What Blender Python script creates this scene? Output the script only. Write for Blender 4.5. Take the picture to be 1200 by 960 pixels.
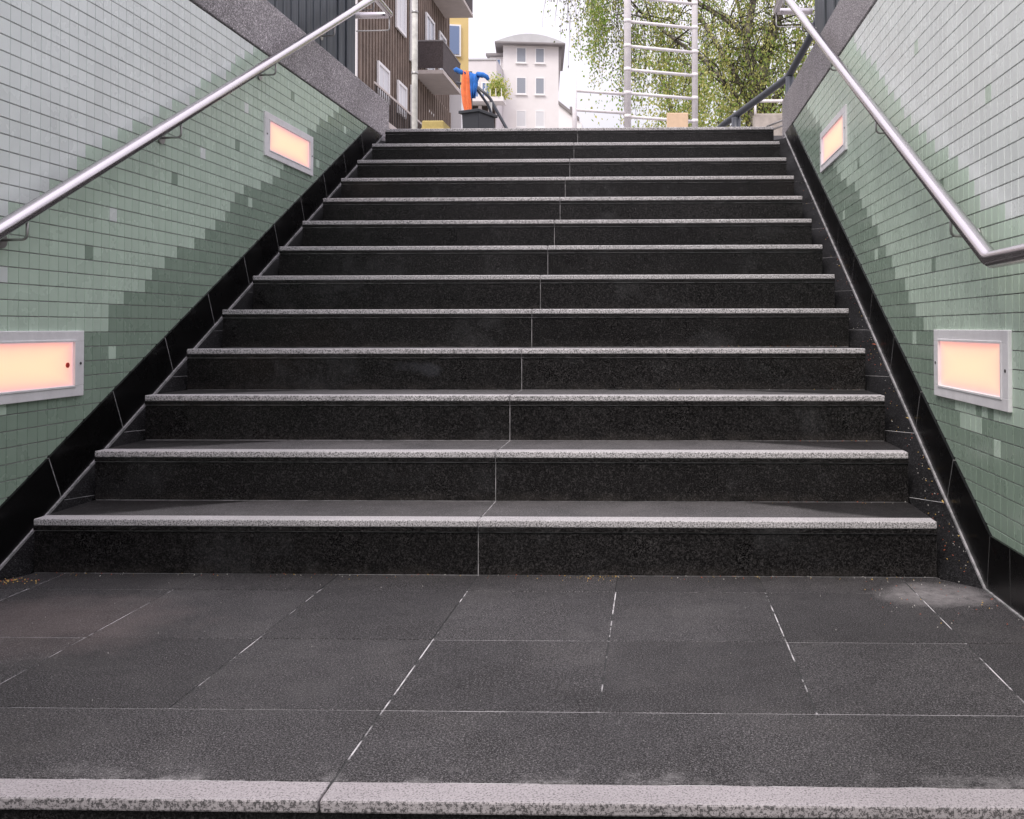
import bpy, bmesh, math, random
from mathutils import Vector, Matrix
R = math.radians
random.seed(7)
S = bpy.context.scene
for o in list(bpy.data.objects): bpy.data.objects.remove(o)
C = S.collection

# ---------------------------------------------------------------- camera
F, CX, CY, YAW, PITCH, ROLL, CAMZ = 1118.512, 738.094, 365.036, .0245, -.01775, .00137, .71866
cam = bpy.data.cameras.new('camera'); camo = bpy.data.objects.new('camera', cam); C.objects.link(camo); S.camera = camo
cam.sensor_fit = 'HORIZONTAL'; cam.sensor_width = 36; cam.lens = F / 1200 * 36
cam.shift_x = -(CX - 600) / 1200; cam.shift_y = -(480 - CY) / 1200
cam.clip_start = .05; cam.clip_end = 4000
cy, sy = math.cos(YAW), math.sin(YAW); cp, sp = math.cos(PITCH), math.sin(PITCH); cr, sr = math.cos(ROLL), math.sin(ROLL)
right = Vector((cy, sy, 0)); fwd = Vector((-sy, cy, 0)); up = Vector((0, 0, 1))
up2 = up * cp + fwd * sp; fwd2 = fwd * cp - up * sp
u = right * cr - up2 * sr; v = right * sr + up2 * cr
m = Matrix((u, v, -fwd2)).transposed().to_4x4(); m.translation = (0, 0, CAMZ); camo.matrix_world = m

# ---------------------------------------------------------------- world, sun, exposure
w = bpy.data.worlds.new('World'); S.world = w; w.use_nodes = True
nt = w.node_tree; N = nt.nodes; Lk = nt.links; bg = N['Background']
SUN_EL, SUN_AZ = 52, 205
sky = N.new('ShaderNodeTexSky'); sky.sky_type = 'NISHITA'; sky.sun_disc = False
sky.sun_elevation = R(SUN_EL); sky.sun_rotation = R(SUN_AZ); sky.air_density = 1.3; sky.dust_density = 3
tc = N.new('ShaderNodeTexCoord'); nz = N.new('ShaderNodeTexNoise'); nz.inputs['Scale'].default_value = 2.2; nz.inputs['Detail'].default_value = 7
cr_ = N.new('ShaderNodeValToRGB'); cr_.color_ramp.elements[0].position = .25; cr_.color_ramp.elements[0].color = (.72, .72, .72, 1)
cr_.color_ramp.elements[1].position = .6; cr_.color_ramp.elements[1].color = (.97, .97, .97, 1)
mx = N.new('ShaderNodeMix'); mx.data_type = 'RGBA'; mx.inputs[7].default_value = (9.4, 8.9, 9.8, 1)
Lk.new(tc.outputs['Generated'], nz.inputs['Vector']); Lk.new(nz.outputs['Fac'], cr_.inputs[0]); Lk.new(cr_.outputs[0], mx.inputs[0])
Lk.new(sky.outputs[0], mx.inputs[6])
sx = N.new('ShaderNodeSeparateXYZ'); Lk.new(tc.outputs['Generated'], sx.inputs[0])
gm = N.new('ShaderNodeMath'); gm.operation = 'MULTIPLY_ADD'; gm.use_clamp = False; gm.inputs[1].default_value = 2 / 3; gm.inputs[2].default_value = 1 / 3
mxz = N.new('ShaderNodeMath'); mxz.operation = 'MAXIMUM'; mxz.inputs[1].default_value = 0; Lk.new(sx.outputs[2], mxz.inputs[0]); Lk.new(mxz.outputs[0], gm.inputs[0])
vm = N.new('ShaderNodeVectorMath'); vm.operation = 'SCALE'; Lk.new(mx.outputs[2], vm.inputs[0]); Lk.new(gm.outputs[0], vm.inputs['Scale'])
Lk.new(vm.outputs[0], bg.inputs[0]); bg.inputs[1].default_value = .125
sl = bpy.data.lights.new('sun', 'SUN'); sl.energy = 1.1; sl.angle = R(25); sl.color = (1, .95, .88)
so = bpy.data.objects.new('sun', sl); C.objects.link(so)
az = R(SUN_AZ); el = R(SUN_EL)
sd = Vector((math.sin(az) * math.cos(el), math.cos(az) * math.cos(el), math.sin(el)))
so.rotation_euler = sd.to_track_quat('Z', 'Y').to_euler()
S.view_settings.view_transform = 'Standard'; S.view_settings.look = 'None'
S.view_settings.exposure = 1.0; S.view_settings.gamma = 1
S.render.engine = 'CYCLES'
S.render.resolution_x = 1024; S.render.resolution_y = 819

# ---------------------------------------------------------------- materials
def mat(name, col=(.5, .5, .5), rough=.5, metal=0, spec=None):
    mm = bpy.data.materials.new(name); mm.use_nodes = True
    b = mm.node_tree.nodes['Principled BSDF']; b.inputs['Base Color'].default_value = (*col, 1)
    b.inputs['Roughness'].default_value = rough; b.inputs['Metallic'].default_value = metal
    if spec is not None: b.inputs['Specular IOR Level'].default_value = spec
    return mm
class NG:
    def __init__(s, mm): s.t = mm.node_tree; s.b = s.t.nodes['Principled BSDF']
    def n(s, typ, **kw):
        x = s.t.nodes.new('ShaderNode' + typ)
        for k, val in kw.items(): setattr(x, k, val)
        return x
    def l(s, a, b): s.t.links.new(a, b)
    def pos(s): return s.n('NewGeometry').outputs['Position']
    def noise(s, scale, detail=3, rough=.6, vec=None):
        x = s.n('TexNoise'); x.inputs['Scale'].default_value = scale; x.inputs['Detail'].default_value = detail
        x.inputs['Roughness'].default_value = rough; s.l(vec if vec is not None else s.pos(), x.inputs['Vector']); return x.outputs['Fac']
    def ramp(s, fac, stops):
        x = s.n('ValToRGB'); e = x.color_ramp.elements
        while len(e) < len(stops): e.new(.5)
        for i, (p, c) in enumerate(stops):
            e[i].position = p; e[i].color = (*c, 1) if not isinstance(c, (int, float)) else (c, c, c, 1)
        s.l(fac, x.inputs[0]); return x.outputs[0]
    def mix(s, fac, a, b, mode='MIX'):
        x = s.n('Mix', data_type='RGBA', blend_type=mode)
        for i, val in ((0, fac), (6, a), (7, b)):
            if isinstance(val, (int, float)): x.inputs[i].default_value = val if i == 0 else (val, val, val, 1)
            elif isinstance(val, tuple): x.inputs[i].default_value = (*val, 1)
            else: s.l(val, x.inputs[i])
        return x.outputs[2]
    def math(s, op, a, b=0, c=0):
        x = s.n('Math', operation=op)
        for i, val in enumerate((a, b, c)):
            if isinstance(val, (int, float)): x.inputs[i].default_value = val
            else: s.l(val, x.inputs[i])
        return x.outputs[0]
    def xyz(s, vec=None):
        x = s.n('SeparateXYZ'); s.l(vec if vec is not None else s.pos(), x.inputs[0]); return x.outputs
    def bump(s, h, strength=.3, dist=.002):
        x = s.n('Bump'); x.inputs['Strength'].default_value = strength; x.inputs['Distance'].default_value = dist
        s.l(h, x.inputs['Height']); s.l(x.outputs[0], s.b.inputs['Normal'])
    def base(s, c): s.l(c, s.b.inputs['Base Color'])
    def rough(s, c): s.l(c, s.b.inputs['Roughness'])

STEP1, RUN, RISE = 2.776, .3057, .16
XL, XR, XJ, WL, WR = -1.827, .817, -.511, -1.892, .920

def granite(name, lo, hi, rough, grain=420, bump=.25, dust_and_sheen=None, tint=(1, .97, .985)):
    mm = mat(name, (hi,) * 3, rough, spec=.2); g = NG(mm)
    t = lambda k: tuple(k * c for c in tint)
    fine = g.ramp(g.noise(grain, 3, .8), [(.42, t(lo)), (.51, t((lo + hi) * .26)), (.58, t(hi))])
    c = g.mix(g.ramp(g.noise(grain * .6, 2, .8), [(.57, 0), (.64, .75)]), fine, t(hi * 2.0))
    c = g.mix(g.ramp(g.noise(grain * .5, 2, .8), [(.34, .7), (.42, 0)]), c, t(lo * .6))
    big = g.ramp(g.noise(1.7, 5), [(.3, .78), (.7, 1.2)])
    c = g.mix(1, c, big, 'MULTIPLY')
    oi = g.n('ObjectInfo').outputs['Random']; c = g.mix(1, c, g.ramp(oi, [(0, .88), (1, 1.12)]), 'MULTIPLY')
    if dust_and_sheen: c = dust_and_sheen(g, c)
    g.base(c); g.bump(g.noise(grain * .8, 2), bump, .0012)
    g.rough(g.ramp(g.noise(5, 5), [(.3, rough * .8), (.7, min(1, rough * 1.25))]))
    return mm
def blob(g, x, y, rx, ry, soft=.5):
    q = g.xyz(); n = g.noise(9, 5)
    dx = g.math('DIVIDE', g.math('SUBTRACT', q[0], x), rx); dy = g.math('DIVIDE', g.math('SUBTRACT', q[1], y), ry)
    d = g.math('ADD', g.math('MULTIPLY', dx, dx), g.math('MULTIPLY', dy, dy))
    d = g.math('ADD', d, g.math('MULTIPLY', g.math('SUBTRACT', n, .5), 1.6))
    return g.ramp(d, [(1 - soft, 1), (1, 0)])
def landing_dust(g, c):
    f = g.math('MULTIPLY', g.math('MULTIPLY', blob(g, .76, 2.60, .17, .13, .9), g.ramp(g.noise(40, 4, .7), [(.3, .35), (.65, 1)])), .75)
    c = g.mix(f, c, (.30, .28, .28))
    f = g.math('MULTIPLY', blob(g, -1.5, 2.3, .42, .30, .95), .22)
    c = g.mix(f, c, (.26, .20, .19))
    f = g.math('MULTIPLY', g.ramp(g.noise(3.2, 6, .7), [(.5, 0), (.75, 1)]), .10)
    c = g.mix(f, c, (.3, .28, .27))
    # pale scuffs just behind the white edge strip
    q = g.xyz(); near = g.ramp(q[1], [(1.52, 0), (1.53, 1), (1.575, 0)])
    near = g.math('MULTIPLY', g.ramp(g.math('DIVIDE', g.math('SUBTRACT', q[1], 1.515), .07), [(0, 1), (1, 0)]), g.ramp(g.noise(7, 6, .75), [(.5, 0), (.66, 1)]))
    return g.mix(g.math('MULTIPLY', near, .45), c, (.42, .4, .4))
def tread_dust_and_ends(g, c):
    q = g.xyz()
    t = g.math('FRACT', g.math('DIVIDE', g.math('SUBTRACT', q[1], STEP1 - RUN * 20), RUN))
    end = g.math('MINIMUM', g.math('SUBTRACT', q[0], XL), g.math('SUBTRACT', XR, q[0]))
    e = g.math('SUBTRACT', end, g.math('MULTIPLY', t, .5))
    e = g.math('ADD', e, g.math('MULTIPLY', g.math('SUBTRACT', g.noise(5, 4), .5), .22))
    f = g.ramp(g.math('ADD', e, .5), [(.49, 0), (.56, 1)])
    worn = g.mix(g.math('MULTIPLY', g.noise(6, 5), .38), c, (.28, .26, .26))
    c2 = g.mix(1, c, (.42, .40, .40), 'MULTIPLY')  # darker wedges at the tread ends, widening towards the back
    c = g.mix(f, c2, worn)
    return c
def riser_dust_and_sheen(g, c):
    q = g.xyz(); zf = g.math('FRACT', g.math('DIVIDE', q[2], RISE))
    a = g.ramp(g.noise(2.6, 6, .75), [(.54, 0), (.74, 1)])
    c = g.mix(g.math('MULTIPLY', a, .14), c, (.20, .20, .21))
    splash = g.math('MULTIPLY', g.ramp(zf, [(.02, 1), (.22, 0)]), g.ramp(g.noise(16, 4, .7), [(.4, 0), (.7, 1)]))
    c = g.mix(g.math('MULTIPLY', splash, .12), c, (.25, .22, .2))
    dx = g.math('DIVIDE', g.math('SUBTRACT', q[0], -.93), .26); dy = g.math('DIVIDE', g.math('SUBTRACT', q[1], STEP1 + 3 * RUN), .05)  # bluish patch: reflected light painted into the colour of one riser
    dz = g.math('DIVIDE', g.math('SUBTRACT', q[2], g.math('MULTIPLY_ADD', q[0], -.12, .455)), .055)
    d = g.math('ADD', g.math('ADD', g.math('MULTIPLY', dx, dx), g.math('MULTIPLY', dy, dy)), g.math('MULTIPLY', dz, dz))
    return g.mix(g.math('MULTIPLY', g.ramp(g.math('ADD', d, g.math('MULTIPLY', g.noise(9, 5), 1.6)), [(.7, 1), (1.7, 0)]), .16), c, (.14, .145, .17))
M = {}
M['slab'] = granite('grey_flamed_granite', .004, .105, .62, 380, .12, landing_dust, (1, .94, .965))
M['tread'] = granite('tread_granite', .006, .115, .6, 300, .12, tread_dust_and_ends, (1, .965, .98))
M['riser'] = granite('dark_polished_granite', .002, .031, .30, 240, .04, riser_dust_and_sheen, (1, .93, .93))
M['gutter'] = granite('gutter_granite', .0025, .02, .65, 260, .1, lambda g, c: g.mix(g.math('MULTIPLY', g.ramp(g.noise(60, 3, .7), [(.68, 0), (.76, 1)]), .25), c, (.3, .28, .27)), (1, .96, 1.02)); M['gutter'].node_tree.nodes['Principled BSDF'].inputs['Specular IOR Level'].default_value = .08
M['black'] = granite('black_skirting_stone', .0025, .007, .28, 300, .02, None, (1, .95, 1)); M['black'].node_tree.nodes['Principled BSDF'].inputs['Specular IOR Level'].default_value = .22
M['coping'] = granite('coping_granite', .16, .50, .6, 200, .2, None, (1, .93, .95))
mm = mat('white_granite', (.6, .58, .58), .55); g = NG(mm)
q = g.xyz()
spk = g.ramp(g.noise(300, 2, .7), [(.33, (.12, .115, .115)), (.43, (.42, .40, .405)), (.6, (.56, .53, .54))])
nrm = g.n('NewGeometry').outputs['Normal']; ny = g.xyz(nrm)[1]
edge = g.ramp(g.noise(210, 3, .8), [(.44, (.05, .05, .05)), (.52, (.62, .59, .60)), (.8, (.74, .71, .72))])
front = g.ramp(g.math('MULTIPLY', ny, -1), [(.3, 0), (.8, .8)])  # front faces speckled, and coloured paler to make up for weak light
c = g.mix(front, spk, edge)
c = g.mix(1, c, g.ramp(g.noise(4, 5), [(.3, .86), (.7, 1.08)]), 'MULTIPLY')
c = g.mix(1, c, g.ramp(g.math('SUBTRACT', q[1], 1.0), [(.6, (.74, .71, .72)), (.62, (1, 1, 1))]), 'MULTIPLY')   # the landing edge carries the dimmer passage's shade in its colour
g.base(c); g.bump(g.noise(300, 2), .2, .001)
M['nosing'] = mm
def mortar(name, lo, hi, sc, p0=.42, p1=.55):
    mm = mat(name, (hi,) * 3, .85); g = NG(mm)
    g.base(g.ramp(g.noise(sc, 4, .7), [(p0, (lo,) * 3), (p1, (hi, hi * .96, hi * .98))])); return mm
M['mortar'] = mortar('patchy_mortar', .035, .58, 5.3, .475, .56)
g = NG(M['mortar']); q = g.xyz(); rows = None
for yy in (1.80, 2.2075, 2.615):        # the cross joints kept more of their pale filling
    f = g.math('LESS_THAN', g.math('ABSOLUTE', g.math('SUBTRACT', q[1], yy)), .003); rows = f if rows is None else g.math('ADD', rows, f)
old = g.b.inputs['Base Color'].links[0].from_socket
rows = g.math('MULTIPLY', rows, g.ramp(g.noise(2.4, 3), [(.36, .1), (.50, .85)]))
g.base(g.mix(rows, old, (.42, .40, .41)))
M['mortar2'] = mortar('step_mortar', .25, .5, 14)
M['seam'] = mortar('pale_seam', .20, .34, 25)
M['grout'] = mortar('tile_grout', .27, .33, 20)
def tilemat(name, col, k):
    mm = mat(name, tuple(c * k for c in col), .24, spec=.55); g = NG(mm)
    cc = tuple(c * k for c in col)
    g.base(g.mix(1, cc, g.ramp(g.noise(4, 3, .5), [(.3, .96), (.7, 1.04)]), 'MULTIPLY'))
    g.rough(g.ramp(g.noise(6, 4), [(.3, .22), (.7, .32)])); g.bump(g.noise(22, 1), .03, .002)
    return mm
TCOL = {'A': (.74, .785, .76), 'B': (.53, .65, .54), 'C': (.265, .345, .275)}
TM = {k: [tilemat('glazed_tile_' + n + '_%d' % i, TCOL[k], f) for i, f in enumerate((.97, 1.0, 1.03))] for k, n in (('A', 'pale'), ('B', 'sage'), ('C', 'deep'))}
def steelmat():
    mm = mat('brushed_steel', (.56, .525, .545), .3, 1); g = NG(mm)
    g.rough(g.ramp(g.noise(7, 5, .7), [(.3, .16), (.7, .30)])); return mm
M['steel'] = steelmat()
M['rod'] = mat('dull_steel', (.38, .37, .36), .4, 1)
M['frame'] = mat('lamp_frame_paint', (.62, .60, .66), .4); g = NG(M['frame'])
g.base(g.mix(1, (.84, .82, .83), g.ramp(g.noise(12, 5, .7), [(.3, .88), (.65, 1.04)]), 'MULTIPLY'))
M['screw'] = mat('screw_dark', (.05, .05, .05), .4, .6)
M['red'] = mat('red_plastic', (.55, .05, .04), .4)
# lamp diffuser: lit from behind by a tube, warm in the middle, rosier towards the rim
mm = mat('lamp_diffuser', (.8, .7, .6), .35); g = NG(mm)
to = g.n('TexCoord').outputs['Object']; q = g.xyz(to)
ax = g.math('DIVIDE', g.math('ABSOLUTE', q[1]), .275); az_ = g.math('DIVIDE', g.math('ABSOLUTE', q[2]), .0725)
e = g.math('MAXIMUM', g.math('POWER', ax, 4), g.math('POWER', az_, 2.1))
e = g.math('ADD', e, g.math('MULTIPLY', g.math('SUBTRACT', g.noise(5, 2), .5), .25))
colr = g.ramp(e, [(0, (1.0, .72, .42)), (.40, (1.0, .62, .40)), (.8, (.98, .45, .37)), (1, (.62, .38, .46))])
g.l(colr, g.b.inputs['Emission Color']); g.b.inputs['Emission Strength'].default_value = .46
g.b.inputs['Base Color'].default_value = (.45, .36, .36, 1)
M['diffuser'] = mm
def slatmat():
    mm = mat('blue_grey_boards', (.06, .072, .085), .6); g = NG(mm)
    mp = g.n('Mapping'); mp.inputs['Scale'].default_value = (1, 14, .8); g.l(g.pos(), mp.inputs[0])
    g.base(g.ramp(g.noise(3, 4, .7, mp.outputs[0]), [(.3, (.035, .04, .048)), (.7, (.10, .115, .13))])); return mm
M['screen'] = slatmat()
def wall_mat(name, col, sc=3, lo=.88, hi=1.06, rough=.85):
    mm = mat(name, col, rough); g = NG(mm)
    g.base(g.mix(1, col, g.ramp(g.noise(sc, 6, .65), [(.3, lo), (.7, hi)]), 'MULTIPLY')); return mm
M['concrete'] = wall_mat('concrete', (.3, .29, .28), 2)
M['paving'] = wall_mat('street_paving', (.26, .25, .24), 5)
M['brown'] = wall_mat('brown_cladding', (.15, .115, .10), 1.2, .7, 1.2)
M['brown2'] = wall_mat('brown_batten', (.21, .16, .13), 1.5, .7, 1.2)
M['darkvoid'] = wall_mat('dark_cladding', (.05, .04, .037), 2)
M['balc'] = wall_mat('balcony_concrete', (.52, .46, .43), 2)
M['mesh'] = wall_mat('perforated_metal', (.07, .055, .055), 20, .5, 1.5)
M['whiteframe'] = mat('white_window_frame', (.8, .78, .78), .5)
M['glass'] = mat('window_glass', (.28, .30, .34), .12)
M['glassb'] = mat('blue_window_glass', (.16, .22, .36), .12)
M['glassp'] = mat('pale_blind', (.62, .62, .64), .35)
M['stucco'] = wall_mat('pale_stucco', (.74, .705, .70), .6, .95, 1.03)
M['stucco2'] = wall_mat('greyish_stucco', (.66, .62, .63), .6, .93, 1.03)
M['yellow'] = wall_mat('yellow_render', (.66, .50, .22), .8, .93, 1.04)
M['zinc'] = wall_mat('zinc_roof', (.50, .50, .51), 1)
M['zincd'] = wall_mat('dark_eave', (.24, .22, .22), 1)
M['tube'] = wall_mat('off_white_tube', (.80, .76, .77), 25, .85, 1.05, .45)
M['polegrey'] = wall_mat('weathered_pole', (.55, .54, .50), 6, .6, 1.15, .6)
M['darkrail'] = mat('dark_rail_paint', (.045, .05, .062), .35)
M['binside'] = mat('black_bin_plastic', (.022, .025, .03), .45)
M['bluecloth'] = wall_mat('blue_cloth', (.03, .17, .55), 18, .6, 1.2)
M['orange'] = wall_mat('orange_cloth', (.80, .20, .07), 18, .8, 1.15)
M['wood'] = wall_mat('pale_wood', (.72, .52, .36), 20, .9, 1.08)
M['crate'] = wall_mat('yellow_crate', (.42, .33, .12), 30, .8, 1.1)
M['plaster'] = wall_mat('garden_wall_render', (.42, .37, .33), 6, .6, 1.2)
def barkmat():
    mm = mat('birch_bark', (.3, .28, .24), .85); g = NG(mm)
    mp = g.n('Mapping'); mp.inputs['Scale'].default_value = (2, 2, 5); g.l(g.pos(), mp.inputs[0])
    g.base(g.ramp(g.noise(5, 5, .7, mp.outputs[0]), [(.38, (.035, .03, .025)), (.52, (.17, .15, .12)), (.68, (.38, .35, .3))])); return mm
M['bark'] = barkmat(); M['twig'] = mat('dark_twig', (.05, .042, .03), .9)
def leafmat(name, col):
    mm = mat(name, col, .5); g = NG(mm)
    g.base(g.mix(1, col, g.ramp(g.noise(3, 4), [(.3, .7), (.7, 1.25)]), 'MULTIPLY'))
    tr = g.n('BsdfTranslucent'); tr.inputs[0].default_value = (col[0] * 1.6, col[1] * 1.5, col[2] * 1.2, 1)
    ms = g.n('MixShader'); ms.inputs[0].default_value = .45
    out = mm.node_tree.nodes['Material Output']; g.l(g.b.outputs[0], ms.inputs[1]); g.l(tr.outputs[0], ms.inputs[2]); g.l(ms.outputs[0], out.inputs[0]); return mm
LEAF = [leafmat('leaf_olive', (.32, .35, .11)), leafmat('leaf_green', (.22, .33, .07)), leafmat('leaf_yellow', (.48, .48, .18)), leafmat('leaf_dark', (.13, .14, .10))]

# ---------------------------------------------------------------- mesh helpers
def prop(o, label=None, cat=None, group=None, kind=None):
    for k, val in (('label', label), ('category', cat), ('group', group), ('kind', kind)):
        if val: o[k] = val
    return o
def link(name, me, parent=None, mats=(), loc=None):
    o = bpy.data.objects.new(name, me); C.objects.link(o)
    for x in mats:
        if me and x.name not in [q_.name for q_ in me.materials]: me.materials.append(x)
    if parent: o.parent = parent
    if loc: o.location = loc
    return o
def thing(name, loc, label, cat, group=None, rz=0):
    o = bpy.data.objects.new(name, None); C.objects.link(o); o.location = loc; o.rotation_euler.z = rz; o.empty_display_size = .1
    prop(o, label, cat, group); return o
class B:
    """a bmesh being filled; world coordinates, origin subtracted on build"""
    def __init__(s): s.b = bmesh.new(); s.mi = 0
    def face(s, vs, mi=None):
        f = s.b.faces.new([s.b.verts.new(p) for p in vs]); f.material_index = s.mi if mi is None else mi; return f
    def box(s, x0, x1, y0, y1, z0, z1, bev=0, rot=0, seg=1):
        V = Vector; c = V(((x0 + x1) / 2, (y0 + y1) / 2, (z0 + z1) / 2))
        r = bmesh.ops.create_cube(s.b, size=1)['verts']
        for vv in r:
            vv.co = V((vv.co.x * (x1 - x0), vv.co.y * (y1 - y0), vv.co.z * (z1 - z0)))
            if rot: vv.co = Matrix.Rotation(rot, 3, 'Z') @ vv.co
            vv.co += c
        fs = {f for vv in r for f in vv.link_faces}
        for f in fs: f.material_index = s.mi
        if bev:
            es = list({e for f in fs for e in f.edges})
            bmesh.ops.bevel(s.b, geom=es, offset=bev, segments=seg, affect='EDGES', profile=.5)
        return s
    def prism(s, poly, axis, a, b):
        """poly in the two other axes, extruded along axis from a to b"""
        def P(p, t):
            return {'x': (t, p[0], p[1]), 'y': (p[0], t, p[1]), 'z': (p[0], p[1], t)}[axis]
        A = [s.b.verts.new(P(p, a)) for p in poly]; Bv = [s.b.verts.new(P(p, b)) for p in poly]
        n = len(poly); fs = [s.b.faces.new(A), s.b.faces.new(Bv[::-1])]
        for i in range(n): fs.append(s.b.faces.new((A[i], Bv[i], Bv[(i + 1) % n], A[(i + 1) % n])))
        for f in fs: f.material_index = s.mi
        return s
    def tube(s, pts, r, n=12, caps=True):
        pts = [Vector(p) for p in pts]; rings = []
        rr = r if isinstance(r, (list, tuple)) else [r] * len(pts)
        t0 = (pts[1] - pts[0]).normalized(); a = t0.orthogonal().normalized()
        for i, p in enumerate(pts):
            if i == 0: t = t0
            elif i == len(pts) - 1: t = (pts[i] - pts[i - 1]).normalized()
            else: t = ((pts[i] - pts[i - 1]).normalized() + (pts[i + 1] - pts[i]).normalized()).normalized()
            a = (a - t * a.dot(t)).normalized(); b = t.cross(a)
            rings.append([s.b.verts.new(p + (a * math.cos(2 * math.pi * k / n) + b * math.sin(2 * math.pi * k / n)) * rr[i]) for k in range(n)])
        for i in range(len(rings) - 1):
            for k in range(n):
                f = s.b.faces.new((rings[i][k], rings[i][(k + 1) % n], rings[i + 1][(k + 1) % n], rings[i + 1][k])); f.smooth = True; f.material_index = s.mi
        if caps: s.b.faces.new(rings[0][::-1]); s.b.faces.new(rings[-1])
        return s
    def build(s, name, m_, parent=None, kind=None, origin=(0, 0, 0), calc=True):
        if calc: bmesh.ops.recalc_face_normals(s.b, faces=s.b.faces)
        me = bpy.data.meshes.new(name)
        pw = parent_loc(parent)
        off = Vector(origin)
        for vv in s.b.verts: vv.co -= off
        s.b.to_mesh(me); s.b.free()
        o = link(name, me, parent, m_ if isinstance(m_, (list, tuple)) else [m_], loc=off - pw)
        if kind: o['kind'] = kind
        return o
def parent_loc(p):
    t = Vector((0, 0, 0))
    while p: t += p.location; p = p.parent
    return t
def bend(pts, rad=.02, k=5):
    out = [Vector(pts[0])]
    for i in range(1, len(pts) - 1):
        p = Vector(pts[i]); a = Vector(pts[i - 1]) - p; b = Vector(pts[i + 1]) - p
        ra = min(rad, a.length * .45, b.length * .45); a = p + a.normalized() * ra; b = p + b.normalized() * ra
        for j in range(k + 1):
            t = j / k; out.append(a * (1 - t) ** 2 + p * 2 * t * (1 - t) + b * t * t)
    out.append(Vector(pts[-1])); return out

# ---------------------------------------------------------------- ground at street level, pit, landing, underpass
GZ = 2.08; SLOPE = RISE / RUN
LAND0 = 1.455                                        # front edge of the landing
b = B()
X0, X1, Y0, Y1 = -2.25, 1.28, -9.5, 6.75
E_ = 2000
for (a0, a1, c0, c1) in ((-E_, X0, -E_, E_), (X1, E_, -E_, E_), (X0, X1, Y1, E_), (X0, X1, -E_, Y0)):
    b.face([(a0, c0, GZ), (a1, c0, GZ), (a1, c1, GZ), (a0, c1, GZ)])
b.build('ground', M['paving'], kind='structure')

land = B(); land.box(-1.90, .93, LAND0 + .045, 2.80, -.25, -.0015)
landing = land.build('landing', M['mortar'], kind='structure')
G = .0014
ys = [1.5175, 1.80, 2.2075, 2.615, 2.792]
xs = [XJ + .4075 * k for k in range(-3, 4)]
for r_ in range(4):
    cuts = [-1.888] + ([XJ] if r_ == 0 else xs) + [.916]
    for i in range(len(cuts) - 1):
        if cuts[i + 1] - cuts[i] < .02: continue
        B().box(cuts[i] + G, cuts[i + 1] - G, ys[r_] + G, ys[r_ + 1] - G, -.03, random.uniform(-.0006, .0006), .0012).build('floor_slab', M['slab'], landing)
for a, c in ((-1.888, XJ), (XJ, .916)):
    B().box(a + G, c - G, LAND0, 1.5175 - .0008, -.020, .0005, .0035, seg=2).build('edge_strip', M['nosing'], landing)
B().box(-1.888, .916, LAND0 + .012, LAND0 + .05, -.16, -.0205).build('riser', M['riser'], landing)

# the stairs in view: a mortar core, two tread slabs and two risers to each step
stairs = thing('staircase', (XJ, STEP1, 0), 'dark granite staircase of thirteen steps with white speckled edge strips climbing to the street', 'staircase')
poly = []
for i in range(13):
    y = STEP1 + i * RUN
    poly += [(y + .007, i * RISE - (.02 if i == 0 else .001)), (y + .007, (i + 1) * RISE - .0022)]
poly += [(6.75, 13 * RISE - .0022), (6.75, -.2), (STEP1 + .0085, -.2)]
B().prism(poly, 'x', XL + .003, XR - .003).build('mortar_core', M['mortar2'], stairs)
for i in range(13):
    y = STEP1 + i * RUN; z = (i + 1) * RISE
    for a, c in ((XL, XJ), (XJ, XR)):
        dz = random.uniform(-.0006, .0006)
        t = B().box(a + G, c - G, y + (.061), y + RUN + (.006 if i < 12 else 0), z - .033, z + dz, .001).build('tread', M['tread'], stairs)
        B().box(a + G, c - G, y + .0005, y + .0605, z - .033, z - .0205).build('tread_edge', M['riser'], t)
        B().box(a + G, c - G, y, y + .0602, z - .0202, z + dz + .0006, .0035, seg=2).build('nosing_strip', M['nosing'], t)
        B().box(a + G * .8, c - G * .8, y + .006, y + .03, i * RISE + .0015, z - .0362).build('riser', M['riser'], stairs)
# lower flight, going down under the camera
low = thing('staircase', (XJ, LAND0, -.16), 'lower flight of dark granite steps going down from the landing edge under the camera', 'staircase')
poly = [(LAND0 + .012, -.17)]
for i in range(1, 17):
    y = LAND0 - (i - 1) * RUN
    poly += [(y + .012, -i * RISE - .004), (y - RUN + .012, -i * RISE - .004)]
poly += [(LAND0 - 16 * RUN + .01, -3.0), (LAND0, -3.0)]
B().prism(poly, 'x', WL + .002, WR - .002).build('mortar_core', M['mortar2'], low)
for i in range(1, 8):
    y = LAND0 - i * RUN; z = -i * RISE
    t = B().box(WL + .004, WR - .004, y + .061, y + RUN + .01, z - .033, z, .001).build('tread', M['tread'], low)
    B().box(WL + .004, WR - .004, y, y + .06, z - .02, z, .003).build('nosing_strip', M['nosing'], t)
    B().box(WL + .004, WR - .004, y + .006, y + .03, z - RISE + .002, z - .021).build('riser', M['riser'], low)
B().box(-2.2, 1.2, -9.4, LAND0 - 16 * RUN + .02, -3.05, -16 * RISE - .01).build('passage_floor', M['slab'], kind='structure')
roof = B().box(-2.25, 1.28, -9.4, -4.2, 2.34, 2.6).build('ceiling', M['concrete'], kind='structure')
back = B().box(-2.2, 1.2, -9.5, -9.4, -3, 2.6).build('back_wall', M['concrete'], kind='structure')

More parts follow.
